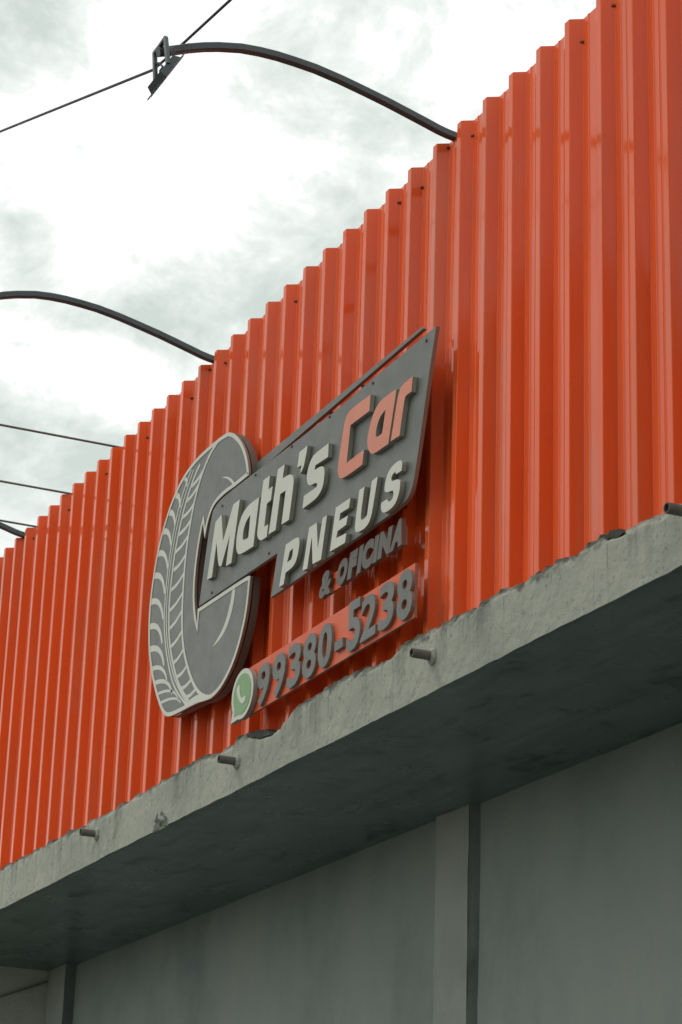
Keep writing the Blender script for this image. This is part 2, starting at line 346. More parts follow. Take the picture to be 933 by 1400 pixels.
M_GREY = make_flat('sign_grey', (0.118, 0.124, 0.108), 0.42, 0.5, 0.07)
M_EDGE = make_flat('sign_cut_edge', (0.27, 0.225, 0.185), 0.6, 0.4)
M_EDGE_DK = make_flat('letter_side_brown', (0.20, 0.13, 0.095), 0.6, 0.4)
M_WHITE = make_flat('sign_white', (0.62, 0.63, 0.54), 0.45, 0.4, 0.05)
M_WHITE_EDGE = make_flat('letter_return', (0.36, 0.35, 0.30), 0.6, 0.4)
M_SALMON = make_flat('letter_salmon', (0.72, 0.215, 0.115), 0.42, 0.5, 0.06)
M_GREEN = make_flat('badge_green', (0.19, 0.37, 0.15), 0.45, 0.4, 0.06)
M_STEEL = make_flat('dark_painted_steel', (0.046, 0.062, 0.070), 0.42, 0.5, 0.25, 8)
M_CABLE = make_flat('cable_sheath', (0.03, 0.033, 0.034), 0.6, 0.4, 0.2, 10)
M_WIRE = make_flat('stay_wire', (0.085, 0.09, 0.085), 0.5, 0.5, 0.2, 10)
M_SCREW = make_flat('screw_steel', (0.10, 0.075, 0.06), 0.5, 0.5, 0.3, 30)
M_PIPE = make_flat('weathered_pipe', (0.15, 0.145, 0.125), 0.75, 0.3, 0.35, 12)
M_GLASS = material('lamp_glass', (0.35, 0.36, 0.36), 0.12, 0.6)
M_HOLLOW = make_flat('dark_infill', (0.055, 0.057, 0.048), 0.95, 0.2, 0.3, 20)


# ---------------------------------------------------------------- helpers
def link(o, parent=None):
    COL.objects.link(o)
    if parent is not None:
        o.parent = parent
    return o


def tag(o, label=None, cat=None, group=None, kind=None):
    for k, v in (('label', label), ('category', cat), ('group', group), ('kind', kind)):
        if v:
            o[k] = v
    return o


def empty(name, loc, label, cat, group=None):
    o = bpy.data.objects.new(name, None)
    o.empty_display_size = 0.1
    link(o)
    o.location = loc
    return tag(o, label, cat, group)


def mesh_obj(name, verts, faces, mats, parent=None, fmat=None, smooth=False, local=True):
    """verts in world metres; stored relative to the parent's location"""
    off = Vector((0, 0, 0))
    p = parent
    while p is not None:
        off += p.location
        p = p.parent
    me = bpy.data.meshes.new(name)
    me.from_pydata([Vector(v) - off for v in verts], [], faces)
    mats = mats if isinstance(mats, (list, tuple)) else [mats]
    for m in mats:
        me.materials.append(m)
    if fmat:
        for p_, i in zip(me.polygons, fmat):
            p_.material_index = i
    bm = bmesh.new()
    bm.from_mesh(me)
    bmesh.ops.recalc_face_normals(bm, faces=bm.faces)
    bm.to_mesh(me)
    bm.free()
    if smooth:
        for p_ in me.polygons:
            p_.use_smooth = True
    return link(bpy.data.objects.new(name, me), parent)


def area2(p):
    return sum(p[i][0] * p[(i + 1) % len(p)][1] - p[(i + 1) % len(p)][0] * p[i][1] for i in range(len(p)))


def soften(poly, sharp=48, it=2, closed=True):
    for _ in range(it):
        out = []
        n = len(poly)
        for i in range(n):
            b = Vector(poly[i])
            if not closed and i in (0, n - 1):
                out.append(tuple(b))
                continue
            a, c = Vector(poly[i - 1]), Vector(poly[(i + 1) % n])
            u, v = b - a, c - b
            if u.length < 1e-5 or v.length < 1e-5:
                continue
            ang = math.degrees(u.angle(v))
            if ang > sharp or ang < 3:
                out.append(tuple(b))
            else:
                out.append(tuple(b - u * 0.25))
                out.append(tuple(b + v * 0.25))
        poly = out
    return poly


def plate(name, outer, y0, thick, mats, parent, hole=None, bevel=0.0):
    """flat cut-out standing in the facade plane: front at y0, back at y0+thick"""
    loops = [outer] + ([hole] if hole else [])
    verts, faces, fm = [], [], []
    tri = tessellate_polygon([[Vector((x, z, 0)) for x, z in l] for l in loops])
    flat = [p for l in loops for p in l]
    n = len(flat)
    verts += [(x, y0, z) for x, z in flat] + [(x, y0 + thick, z) for x, z in flat]
    for t in tri:
        faces.append(tuple(t))
        fm.append(0)
        faces.append(tuple(i + n for i in reversed(t)))
        fm.append(1 if len(mats) > 1 else 0)
    s = 0
    for l in loops:
        k = len(l)
        for i in range(k):
            a, b = s + i, s + (i + 1) % k
            faces.append((a, b, b + n, a + n))
            fm.append(1 if len(mats) > 1 else 0)
        s += k
    return mesh_obj(name, verts, faces, mats, parent, fm)


def ribbon_poly(path, w, w_end=None):
    """2-D outline of a stroke along a path"""
    w_end = w if w_end is None else w_end
    L, R = [], []
    n = len(path)
    for i, p in enumerate(path):
        p = Vector(p)
        t = Vector(path[min(i + 1, n - 1)]) - Vector(path[max(i - 1, 0)])
        t.normalize()
        nrm = Vector((-t.y, t.x)) * (w + (w_end - w) * i / (n - 1)) / 2
        L.append(tuple(p + nrm))
        R.append(tuple(p - nrm))
    return L + R[::-1]


def inset(poly, d):
    if area2(poly) < 0:
        d = -d
    out = []
    n = len(poly)
    for i in range(n):
        a, b, c = Vector(poly[i - 1]), Vector(poly[i]), Vector(poly[(i + 1) % n])
        u, v = (b - a).normalized(), (c - b).normalized()
        n1, n2 = Vector((-u.y, u.x)), Vector((-v.y, v.x))
        m = (n1 + n2)
        if m.length < 1e-4:
            m = n1
        m.normalize()
        k = min(1 / max(m.dot(n1), 0.35), 2.0)
        out.append(tuple(b + m * d * k))
    return out


def tube(name, pts, r, mat, parent=None, sides=8, square=False, caps=True):
    pts = [Vector(p) for p in pts]
    verts, faces = [], []
    n = len(pts)
    ref = Vector((1, 0, 0))
    for i, p in enumerate(pts):
        t = (pts[min(i + 1, n - 1)] - pts[max(i - 1, 0)]).normalized()
        rr = ref if abs(t.dot(ref)) < 0.9 else Vector((0, 1, 0))
        a = (rr - t * rr.dot(t)).normalized()
        b = t.cross(a)
        if square:
            c = 0.72
            ring = [(1, c), (c, 1), (-c, 1), (-1, c), (-1, -c), (-c, -1), (c, -1), (1, -c)]
        else:
            ring = [(math.cos(2 * math.pi * k / sides), math.sin(2 * math.pi * k / sides)) for k in range(sides)]
        verts += [p + (a * u + b * v) * r for u, v in ring]
    s = len(ring)
    for i in range(n - 1):
        for k in range(s):
            faces.append((i * s + k, i * s + (k + 1) % s, (i + 1) * s + (k + 1) % s, (i + 1) * s + k))
    if caps:
        faces.append(tuple(range(s - 1, -1, -1)))
        faces.append(tuple(range((n - 1) * s, n * s)))
    o = mesh_obj(name, verts, faces, mat, parent)
    if not square:
        for p_ in o.data.polygons:
            p_.use_smooth = len(p_.vertices) == 4
    return o


def box(name, x0, x1, y0, y1, z0, z1, mat, parent=None):
    v = [(x, y, z) for x in (x0, x1) for y in (y0, y1) for z in (z0, z1)]
    f = [(0, 1, 3, 2), (4, 6, 7, 5), (0, 4, 5, 1), (2, 3, 7, 6), (0, 2, 6, 4), (1, 5, 7, 3)]
    return mesh_obj(name, v, f, mat, parent)


def worn_box(name, x0, x1, y0, y1, z0, z1, mat, parent, step=0.04, amp=0.004, seed=0.0, faces_on='f'):
    """box whose front (-y) and two side faces are a fine uneven grid"""
    nx, ny, nz = max(2, int((x1 - x0) / step)), max(2, int((y1 - y0) / step)), max(2, int((z1 - z0) / step))
    path = [(x0, y1 - (y1 - y0) * i / ny) for i in range(ny)] + [(x0 + (x1 - x0) * i / nx, y0) for i in range(nx)] + [(x1, y0 + (y1 - y0) * i / ny) for i in range(ny + 1)]
    v, f = [], []
    k = len(path)
    for j in range(nz + 1):
        z = z0 + (z1 - z0) * j / nz
        for i, (x, y) in enumerate(path):
            q = Vector((x * 6 + seed, y * 6, z * 6))
            e_ = amp * (1.8 if (x in (x0, x1) and abs(y - y0) < 1e-6) else 1.0)
            v.append((x + noise.noise(q) * e_, y + noise.noise(q + Vector((9, 3, 1))) * e_, z))
    for j in range(nz):
        for i in range(k - 1):
            f.append((j * k + i, j * k + i + 1, (j + 1) * k + i + 1, (j + 1) * k + i))
    f.append(tuple(range(nz * k, nz * k + k)))
    f.append(tuple(range(k - 1, -1, -1)))
    return mesh_obj(name, v, f, mat, parent)


# ---------------------------------------------------------------- ground
M_ROAD = make_flat('asphalt', (0.055, 0.056, 0.055), 0.9, 0.3, 0.25, 1.5)
M_PAVE = make_flat('pavement_concrete', (0.27, 0.265, 0.245), 0.9, 0.3, 0.2, 1.2)
M_EARTH = make_flat('open_ground', (0.16, 0.15, 0.12), 0.95, 0.2, 0.25, 0.1)
g = mesh_obj('ground', [(-600, -600, -0.16), (600, -600, -0.16), (600, 600, -0.16), (-600, 600, -0.16)], [(0, 1, 2, 3)], M_EARTH)
tag(g, kind='structure')
g = mesh_obj('road', [(-120, -7.4, -0.14), (120, -7.4, -0.14), (120, -1.6, -0.14), (-120, -1.6, -0.14)], [(0, 1, 2, 3)], M_ROAD)
tag(g, kind='structure')
tag(box('pavement', -120, 120, -1.45, 0.80, -0.15, 0.0, M_PAVE), kind='structure')
tag(box('kerb', -120, 120, -1.60, -1.452, -0.15, 0.004, M_ROUGHCAST), kind='structure')

# ---------------------------------------------------------------- building
XL, XR = -19.0, -1.5
ZB = 3.716
YW = 0.826
YFAS = -0.10
bld = empty('shop_building', (-8.0, 0.826, 0.0), 'grey plastered shop building with a long concrete canopy slab under the orange cladding', 'building')


def grid_wall(name, x0, x1, y, z0, z1, mat, parent, step=0.08, amp=0.004):
    nx, nz = int((x1 - x0) / step), int((z1 - z0) / step)
    v, f = [], []
    for j in range(nz + 1):
        for i in range(nx + 1):
            x, z = x0 + (x1 - x0) * i / nx, z0 + (z1 - z0) * j / nz
            v.append((x, y + noise.noise(Vector((x * 1.3, 4.0, z * 1.3))) * amp * 1.5 + noise.noise(Vector((x * 7, 1.0, z * 7))) * amp * 0.35, z))
    w = nx + 1
    for j in range(nz):
        for i in range(nx):
            f.append((j * w + i, j * w + i + 1, (j + 1) * w + i + 1, (j + 1) * w + i))
    k = len(v)
    v += [(x0, y + 0.2, z0), (x1, y + 0.2, z0), (x1, y + 0.2, z1), (x0, y + 0.2, z1)]
    f += [(k, k + 3, k + 2, k + 1), tuple(range(nz * w, nz * w + w)) + (k + 2, k + 3), tuple(range(nx, -1, -1)) + (k, k + 1),
          tuple(j * w for j in range(nz, -1, -1)) + (k, k + 3)[::1], tuple(j * w + nx for j in range(nz + 1)) + (k + 2, k + 1)]
    return mesh_obj(name, v, f, mat, parent, smooth=False)


grid_wall('lower_wall', XL, XR, YW, 0.0, ZB + 0.03, M_WALL, bld)
M_RETURN = make_plaster('dark_return', (0.08, 0.098, 0.094), (0.19, 0.222, 0.21), (0.27, 0.30, 0.28), 0.9, 0.2, 0.6)  # darker plaster tone used on the right-hand pilaster sides
pil_a = worn_box('pilaster', -8.628, -8.341, 0.797, 0.90, 0.0, ZB + 0.02, M_PILASTER, bld, 0.02, 0.0022, 1.0)
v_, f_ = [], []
for j in range(190):                          # splayed darker return of the pilaster with a ragged plaster edge
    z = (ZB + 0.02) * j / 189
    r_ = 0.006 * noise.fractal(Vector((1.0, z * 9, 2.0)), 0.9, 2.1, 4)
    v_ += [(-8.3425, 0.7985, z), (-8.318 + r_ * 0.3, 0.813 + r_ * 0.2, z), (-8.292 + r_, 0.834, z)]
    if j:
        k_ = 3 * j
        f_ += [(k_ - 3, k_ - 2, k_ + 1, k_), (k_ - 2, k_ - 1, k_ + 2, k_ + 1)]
mesh_obj('dark_return', v_, f_, M_RETURN, bld)
pil_b = worn_box('pilaster', -13.60, -13.285, 0.762, 0.90, 0.0, ZB + 0.02, M_PILASTER, bld, 0.02, 0.0022, 5.0)
pil_c = worn_box('pilaster', -3.35, -3.05, 0.762, 0.90, 0.0, ZB + 0.02, M_PILASTER, bld, 0.06, 0.004, 9.0)
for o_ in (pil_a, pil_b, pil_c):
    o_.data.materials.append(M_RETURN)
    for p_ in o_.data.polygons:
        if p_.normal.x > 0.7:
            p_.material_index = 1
sw = worn_box('side_wall', -13.80, -13.612, 0.05, 0.90, 0.0, ZB + 0.02, M_ROUGHCAST, bld, 0.035, 0.006, 3.0)
# thin dark bar standing in for a slanting shadow line on the side wall
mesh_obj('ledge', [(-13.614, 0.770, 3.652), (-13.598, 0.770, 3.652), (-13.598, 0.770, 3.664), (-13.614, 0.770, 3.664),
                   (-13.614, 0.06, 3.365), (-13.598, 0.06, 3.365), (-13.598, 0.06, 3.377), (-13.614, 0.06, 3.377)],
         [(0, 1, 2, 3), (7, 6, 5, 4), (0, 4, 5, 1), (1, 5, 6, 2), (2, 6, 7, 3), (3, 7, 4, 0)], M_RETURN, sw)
box('parapet_wall', XL, XR, 0.016, 0.16, 3.85, 5.80, M_WALL, bld)


def lerp_table(tab, x):
    if x <= tab[0][0]:
        return tab[0][1]
    for (a, za), (b, zb) in zip(tab, tab[1:]):
        if x <= b:
            return za + (zb - za) * (x - a) / max(b - a, 1e-6)
    return tab[-1][1]


NOTCH = [(-11.641, 0.05), (-10.52, 0.05), (-8.87, 0.07), (-6.617, 0.022), (-6.291, 0.02), (-5.955, 0.03)]
HOLLOWS = [(-8.42, 0.13, 0.045), (-5.735, 0.06, 0.03)]


def build_fascia():
    step = 0.0125
    nx = int((XR - XL) / step)
    rows = [0.0, 0.006, 0.013, 0.021, 0.029, 0.037, 0.045, 0.053, 0.062, 0.075, 0.09, 0.115, 0.14, 0.16, 0.175, 0.187, 0.197, 0.206, 0.214, 0.221, 0.228]
    v, f = [], []
    nr = len(rows) + 4
    for i in range(nx + 1):
        x = XL + step * i
        if x < -11.83 or x > -5.35:
            top = 3.938 + 0.012 * noise.noise(Vector((x * 2.3, 0, 0)))
        else:
            top = lerp_table(FASCIA_TOP, x)
        top += 0.006 * noise.fractal(Vector((x * 20, 2.2, 0)), 0.7, 2.1, 6)
        top += 0.006 * (1 if noise.noise(Vector((x * 9, 6.1, 0))) > 0.18 else 0) - 0.008 * (1 if noise.noise(Vector((x * 15, 9.3, 0))) > 0.42 else 0)
        for nxp, nw in NOTCH:
            d = abs(x - nxp)
            if d < nw:
                top -= 0.022 * (1 - (d / nw) ** 2)
        for hx, hw, hd in HOLLOWS:
            d = abs(x - hx)
            if d < hw:
                top -= hd * 0.45 * (1 - (d / hw) ** 2)
        bot = ZB + 0.0035 * noise.fractal(Vector((x * 5, 7.7, 0)), 1.0, 2.0, 4)
        for r_ in rows:
            t = r_ / rows[-1]
            z = bot + (top - bot) * t
            y = YFAS + 0.004 * noise.noise(Vector((x * 1.6, 0.5, z * 2.0))) + 0.0022 * noise.fractal(Vector((x * 18, 3.3, z * 18)), 1.0, 2.0, 4)
            if t > 0.86:                     # crumbling mortar lip
                k = (t - 0.86) / 0.14
                y += k * 0.022 + 0.016 * k * noise.fractal(Vector((x * 26, 8.1, z * 26)), 0.9, 2.1, 4)
            dch = math.hypot((x + 9.47) / 0.085, (z - bot) / 0.052) + 0.55 * noise.fractal(Vector((x * 22, 5.1, z * 30)), 0.9, 2.1, 3)
            if dch < 1.0:                    # broken lower corner
                kk = min(1.0, (1.0 - dch) * 2.5)
                y += kk * 0.020 + kk * 0.020 * noise.fractal(Vector((x * 45, 1.1, z * 45)), 0.9, 2.1, 3)
            v.append((x, y, z))
        for k, yy in enumerate((-0.062, -0.045, -0.02, 0.02)):
            v.append((x, yy, top + 0.004 + 0.008 * noise.fractal(Vector((x * 17, yy * 40, 4.4)), 0.9, 2.1, 3) - (0.02 if k == 3 else 0)))
    for i in range(nx):
        for j in range(nr - 1):
            f.append((i * nr + j, (i + 1) * nr + j, (i + 1) * nr + j + 1, i * nr + j + 1))
    return mesh_obj('canopy_fascia', v, f, M_CONCRETE, bld)


build_fascia()


def build_soffit():
    nx, ny = 460, 26
    v, f = [], []
    for i in range(nx + 1):
        for j in range(ny + 1):
            x = XL + (XR - XL) * i / nx
            y = YFAS + 0.002 + (YW + 0.02 - YFAS - 0.002) * j / ny
            z = ZB + 0.003 + 0.004 * noise.noise(Vector((x * 1.1, y * 1.8, 2))) + 0.0015 * noise.noise(Vector((x * 6, y * 9, 5)))
            z += 0.0
            if j == 0:
                z -= 0.006
            v.append((x, y, z))
    for i in range(nx):
        for j in range(ny):
            a = i * (ny + 1) + j
            f.append((a, a + 1, a + ny + 2, a + ny + 1))
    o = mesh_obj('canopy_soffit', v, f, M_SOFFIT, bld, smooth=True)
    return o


build_soffit()
for hx, hw, hd in HOLLOWS:                    # dark infill lying in the broken hollows of the lip
    v, f = [], []
    n = 26
    for j, (yy, dz) in enumerate(((-0.094, -0.030), (-0.090, -0.006), (-0.076, 0.004), (-0.04, 0.004), (0.0, -0.002))):
        for i in range(n + 1):
            x = hx - hw + 2 * hw * i / n
            env = 1 - (2 * i / n - 1) ** 2
            z = lerp_table(FASCIA_TOP, x) + dz * env - 0.012 * (1 - env) + 0.014 * noise.fractal(Vector((x * 30, yy * 40, 1)), 0.9, 2.1, 3) * env
            v.append((x, yy, z))
    for j in range(4):
        for i in range(n):
            a = j * (n + 1) + i
            f.append((a, a + 1, a + n + 2, a + n + 1))
    mesh_obj('dark_infill', v, f, M_HOLLOW, bld)

# ---------------------------------------------------------------- corrugated cladding
PITCH, EXTRA, X0 = 0.196, 0.0129, -5.9054
CREST, FLANK, DEPTH, YC = 0.032, 0.024, 0.040, -0.040
ZTOP, ZLOW = 5.864, 3.80
clad = empty('metal_cladding', (-8.0, 0.0, 3.8), 'glossy orange corrugated metal cladding covering the upper facade', 'cladding')


def rib_x(i):
    return X0 - PITCH * i - EXTRA * ((i + 5) // 6)


SCREWS = {0: 5.80, 1: 5.775, 5: 5.80, 6: 5.845, 7: 5.775, 8: 5.80, 13: 5.785, 17: 5.80, 18: 5.84, 19: 5.775, 22: 5.78, 25: 5.79, 28: 5.78, 31: 5.80}
SCREW_ME = None
YV = YC + DEPTH


def sheet(k):
    """sheet k carries ribs 6k+1 .. 6k+6 (rib numbers grow to the left)"""
    global SCREW_ME
    first, last = 6 * k + 6, 6 * k + 1
    rnd = random.Random(100 + k)
    lap = 0.0022 * (k % 2)
    sec = []
    xl = rib_x(first)
    sec += [(xl - FLANK - 0.046, YV), (xl - FLANK - 0.040, YV), (xl - FLANK, YV)]
    for i in range(first, last - 1, -1):
        x = rib_x(i)
        sec += [(x, YC), (x + CREST, YC)]
        a = x + CREST + FLANK
        end = (rib_x(i - 1) - FLANK) if i > last else x + CREST + FLANK + 0.104
        sec.append((a, YV))
        for c in ((0.026, 0.068) if i > last else (0.026,)):
            sec += [(a + c, YV), (a + c + 0.005, YV - 0.0028), (a + c + 0.011, YV - 0.0028), (a + c + 0.016, YV)]
        sec.append((end, YV))
    nz = 22
    ph = rnd.uniform(0, 50)
    dz = rnd.uniform(-0.004, 0.004)
    v, f = [], []
    m = len(sec)
    for j in range(nz + 1):
        z = ZLOW + (ZTOP + dz - ZLOW) * j / nz
        for (x, y) in sec:
            wob = 0.0013 * noise.noise(Vector((x * 3.1 + ph, z * 0.8, 0.0))) + 0.0009 * noise.noise(Vector((x * 17 + ph, z * 1.3, 3.0)))
            sx = 0.0016 * noise.noise(Vector((x * 2 + ph, z * 0.8, 8.0)))
            v.append((x + sx, y + wob - lap, z))
    for j in range(nz):
        for i in range(m - 1):
            f.append((j * m + i, j * m + i + 1, (j + 1) * m + i + 1, (j + 1) * m + i))
    s = mesh_obj('cladding_sheet', v, f, M_ORANGE, clad)
    md = s.modifiers.new('bend', 'BEVEL')
    md.width = 0.0035
    md.segments = 2
    md.limit_method = 'ANGLE'
    md.angle_limit = math.radians(25)
    md2 = s.modifiers.new('thickness', 'SOLIDIFY')
    md2.thickness = 0.0008
    md2.offset = 1.0
    # return
    for i in range(last, first + 1):
        if i in SCREWS:
            x, z = rib_x(i) + CREST + FLANK * 0.9, SCREWS[i]
            if SCREW_ME is None:
                bm = bmesh.new()
                bmesh.ops.create_cone(bm, cap_ends=True, segments=6, radius1=0.005, radius2=0.0045, depth=0.008, matrix=Matrix.Translation((0, -0.006, 0)) @ Matrix.Rotation(math.pi / 2, 4, 'X'))
                bmesh.ops.create_cone(bm, cap_ends=True, segments=12, radius1=0.0075, radius2=0.0075, depth=0.002, matrix=Matrix.Translation((0, -0.001, 0)) @ Matrix.Rotation(math.pi / 2, 4, 'X'))
                SCREW_ME = bpy.data.meshes.new('screw')
                bm.to_mesh(SCREW_ME)
                bm.free()
                SCREW_ME.materials.append(M_SCREW)
            o = bpy.data.objects.new('screw', SCREW_ME)
            link(o, s)
            o.location = Vector((x, YV - lap - 0.001, z)) - clad.location
    return s


for k in range(-3, 9):
    sheet(k)

# ---------------------------------------------------------------- tyre sign
YF = -0.12
TY = [(x, z) for x, z in TYRE]
TYs = soften(TY, 62, 2)
tyre = empty('tyre_sign', (-9.05, -0.06, 4.18), 'flat grey cut-out sign of a car tyre with white tread lines', 'sign')
plate('face_panel', TYs, YF, 0.010, [M_GREY, M_EDGE], tyre)
BP = [(x - 0.075, z) if (-9.1 < x < -8.83 and 4.50 < z < 4.98) else (x, z) for x, z in TY]
plate('back_plate', soften(BP, 62, 2), YF + 0.016, 0.030, [M_GREY], tyre)
for x, z in ((-9.45, 4.75), (-9.25, 4.32), (-8.85, 4.36), (-8.72, 4.55), (-9.1, 5.2), (-8.8, 5.18), (-9.35, 5.1)):
    tube('spacer', [(x, YF + 0.0102, z), (x, YF + 0.0158, z)], 0.009, M_EDGE, tyre)
    tube('fixing_bolt', [(x, YF + 0.0462, z), (x, -0.030, z)], 0.007, M_SCREW, tyre)
inner = inset(TYs, 0.0175)


def ring_strip(name, a, b, y0, th, mat, parent):
    n = len(a)
    v = [(x, y0, z) for x, z in a] + [(x, y0, z) for x, z in b] + [(x, y0 + th, z) for x, z in a] + [(x, y0 + th, z) for x, z in b]
    f = []
    for i in range(n):
        j = (i + 1) % n
        f += [(i, j, n + j, n + i), (i, 2 * n + i, 2 * n + j, j), (n + i, n + j, 3 * n + j, 3 * n + i)]
    return mesh_obj(name, v, f, mat, parent)


ring_strip('white_border', TYs, inner, YF - 0.0022, 0.002, M_WHITE, tyre)


def stroke(name, path, w, lift, w_end=None, sm=2):
    p = soften([tuple(q) for q in path], 80, sm, closed=False) if sm else path
    plate(name, ribbon_poly(p, w, w_end), YF - lift, lift - 0.0002, [M_WHITE], tyre)


stroke('sidewall_line', SIDEWALL, 0.018, 0.0018, 0.016)
stroke('tread_groove_line', TREAD_A, 0.011, 0.0014)
stroke('tread_groove_line', TREAD_B, 0.009, 0.0014)
stroke('tread_groove_line', TREAD_C, 0.015, 0.0014)
for k, a in enumerate(TREAD_ARCS):
    (ax, az), (bx, bz) = a[0], a[-1]
    cx_, cz_ = ax * 0.22 + bx * 0.78, az * 0.92 + bz * 0.08
    p = [((1 - t) ** 2 * ax + 2 * t * (1 - t) * cx_ + t * t * bx, (1 - t) ** 2 * az + 2 * t * (1 - t) * cz_ + t * t * bz) for t in (i / 9 for i in range(10))]
    w = 0.030 if 0 < k < 9 else (0.022 if k < 11 else 0.014)
    plate('tread_arc', ribbon_poly(p, w, w * 0.55), YF - 0.0010, 0.0008, [M_WHITE], tyre)
for a, b in TREAD_BARS:
    mid = ((a[0] + b[0]) / 2, (a[1] + b[1]) / 2 - 0.012)
    p = soften([a, mid, b], 120, 2, closed=False)
    plate('tread_bar', ribbon_poly(p, 0.018, 0.016), YF - 0.0007, 0.0005, [M_WHITE], tyre)
plate('highlight_curve', soften(GLINT_A, 70, 2), YF - 0.0007, 0.0005, [M_WHITE], tyre)
plate('highlight_curve', soften(GLINT_B, 70, 2), YF - 0.0007, 0.0005, [M_WHITE], tyre)
plate('white_foot', FOOT, YF - 0.0026, 0.0024, [M_WHITE], tyre)

# ---------------------------------------------------------------- name sign
name_s = empty('name_sign', (-7.9, -0.06, 4.42), 'grey board with raised white and salmon lettering beside the tyre', 'sign')
YP = YF - 0.004
plate('board', soften(PANEL, 40, 2), YP, 0.015, [M_GREY, M_EDGE], name_s)
plate('support_rail', [(-8.72, 5.062), (-8.64, 5.096), (-7.064, 5.1135), (-7.0525, 5.102), (-8.60, 5.052)], -0.085, 0.016, [M_GREY, M_EDGE], name_s)
for x in (-8.20, -7.90, -7.6, -7.30):
    tube('rail_bolt', [(x, -0.0688, 5.08), (x, -0.036, 5.08)], 0.007, M_SCREW, name_s)
    tube('standoff', [(x, YP + 0.0155, 4.86), (x, -0.03, 4.86)], 0.010, M_SCREW, name_s)
    tube('standoff', [(x + 0.03, YP + 0.0155, 4.50), (x + 0.03, -0.03, 4.50)], 0.010, M_SCREW, name_s)
LT = 0.018
for outer, hole, c in LETTERS:
    o2 = soften(outer, 46, 2)
    h2 = soften(hole, 46, 2) if hole else None
    plate('letter', o2, YP - 0.0005 - LT, LT, [M_WHITE, M_WHITE_EDGE] if c == 'w' else [M_SALMON, M_WHITE_EDGE], name_s, h2)
for x, z in ((-8.50, 5.006), (-8.13, 5.006), (-7.77, 5.006), (-7.385, 5.004), (-6.945, 5.005), (-8.86, 4.985), (-8.93, 4.62), (-8.32, 4.615)):
    tube('screw', [(x, YP - 0.0005, z), (x, YP - 0.004, z)], 0.0058, M_SCREW, name_s)


# ---------------------------------------------------------------- lettering from the built-in font
def glyph(ch, weight):
    cu = bpy.data.curves.new('glyph', 'FONT')
    cu.body = ch
    cu.size = 1.0
    cu.offset = weight
    cu.resolution_u = 4
    o = bpy.data.objects.new('glyph', cu)
    COL.objects.link(o)
    dg = bpy.context.evaluated_depsgraph_get()
    me = bpy.data.meshes.new_from_object(o.evaluated_get(dg))
    bpy.data.objects.remove(o)
    bpy.data.curves.remove(cu)
    return me


def raised_char(ch, bl, br, tl, y0, thick, mats, parent, weight, name):
    me = glyph(ch, weight)
    xs = [v.co.x for v in me.vertices]
    ys = [v.co.y for v in me.vertices]
    x0, x1, y0_, y1 = min(xs), max(xs), min(ys), max(ys)
    bm = bmesh.new()
    bm.from_mesh(me)
    bpy.data.meshes.remove(me)
    bmesh.ops.remove_doubles(bm, verts=bm.verts, dist=1e-5)
    off = parent.location
    for v in bm.verts:
        s, t = (v.co.x - x0) / (x1 - x0), (v.co.y - y0_) / (y1 - y0_)
        X = bl[0] + (br[0] - bl[0]) * s + (tl[0] - bl[0]) * t
        Z = bl[1] + (br[1] - bl[1]) * s + (tl[1] - bl[1]) * t
        v.co = Vector((X, y0, Z)) - off
    for f in bm.faces:
        f.material_index = 0
    r = bmesh.ops.extrude_face_region(bm, geom=list(bm.faces), use_keep_orig=True)
    nv = [g_ for g_ in r['geom'] if isinstance(g_, bmesh.types.BMVert)]
    bmesh.ops.translate(bm, verts=nv, vec=(0, thick, 0))
    bmesh.ops.recalc_face_normals(bm, faces=bm.faces)
    for f in bm.faces:
        if abs(f.normal.y) < 0.5:
            f.material_index = 1
    for f in bm.faces:
        f.smooth = False
    me2 = bpy.data.meshes.new(name)
    bm.to_mesh(me2)
    bm.free()
    for m in mats:
        me2.materials.append(m)
    return link(bpy.data.objects.new(name, me2), parent)


small = empty('workshop_sign', (-7.49, -0.06, 4.30), 'small orange strip of raised grey italic letters under the grey board', 'sign')
plate('strip', STRIP, -0.095, 0.008, [M_BOARD_ORANGE, M_EDGE], small)
for x in (-7.74, -7.54, -7.34):
    tube('standoff', [(x, -0.0868, 4.345), (x, -0.036, 4.345)], 0.008, M_SCREW, small)
M_SMALL = make_flat('small_letter_brown', (0.115, 0.105, 0.088), 0.5, 0.4, 0.08)
for ch, bl, br, tl in SMALL_LETTERS:
    gx = 0.006
    bl, br, tl = (bl[0] - gx, bl[1] - 0.006), (br[0] + gx, br[1] - 0.006), (tl[0] - gx, tl[1] + 0.006)
    raised_char(ch, bl, br, tl, -0.1125, 0.017, [M_SMALL, M_EDGE_DK], small, 0.085 if ch != '&' else 0.05, 'letter')

phone = empty('phone_sign', (-7.78, -0.06, 4.0), 'orange board with raised grey phone number just above the concrete ledge', 'sign')
plate('board', [(-8.53, 3.997), (-8.53, 4.197), (-7.044, 4.211), (-7.040, 4.013)], -0.100, 0.010, [M_BOARD_ORANGE, M_EDGE], phone)
for x in (-8.3, -7.95, -7.6, -7.25):
    tube('standoff', [(x, -0.0898, 4.10), (x, -0.036, 4.10)], 0.009, M_SCREW, phone)
for ch, bl, br, tl in DIGITS:
    raised_char(ch, bl, br, tl, -0.1135, 0.013, [M_GREY, M_EDGE], phone, 0.03, 'digit' if ch != '-' else 'dash')

badge = empty('chat_badge', (-8.53, -0.10, 4.0), 'round green badge with white speech bubble rim and handset beside the phone number', 'badge')


def bubble(rx, rz, tail):
    cx, cz = -8.532, 4.0885
    pts = []
    for k in range(56):
        a = 2 * math.pi * k / 56
        d = math.degrees(a)
        if 216 < d < 246:
            if tail is not None:
                pts.append(tail)
                tail = None
            continue
        pts.append((cx + rx * math.cos(a), cz + rz * math.sin(a)))
    return pts


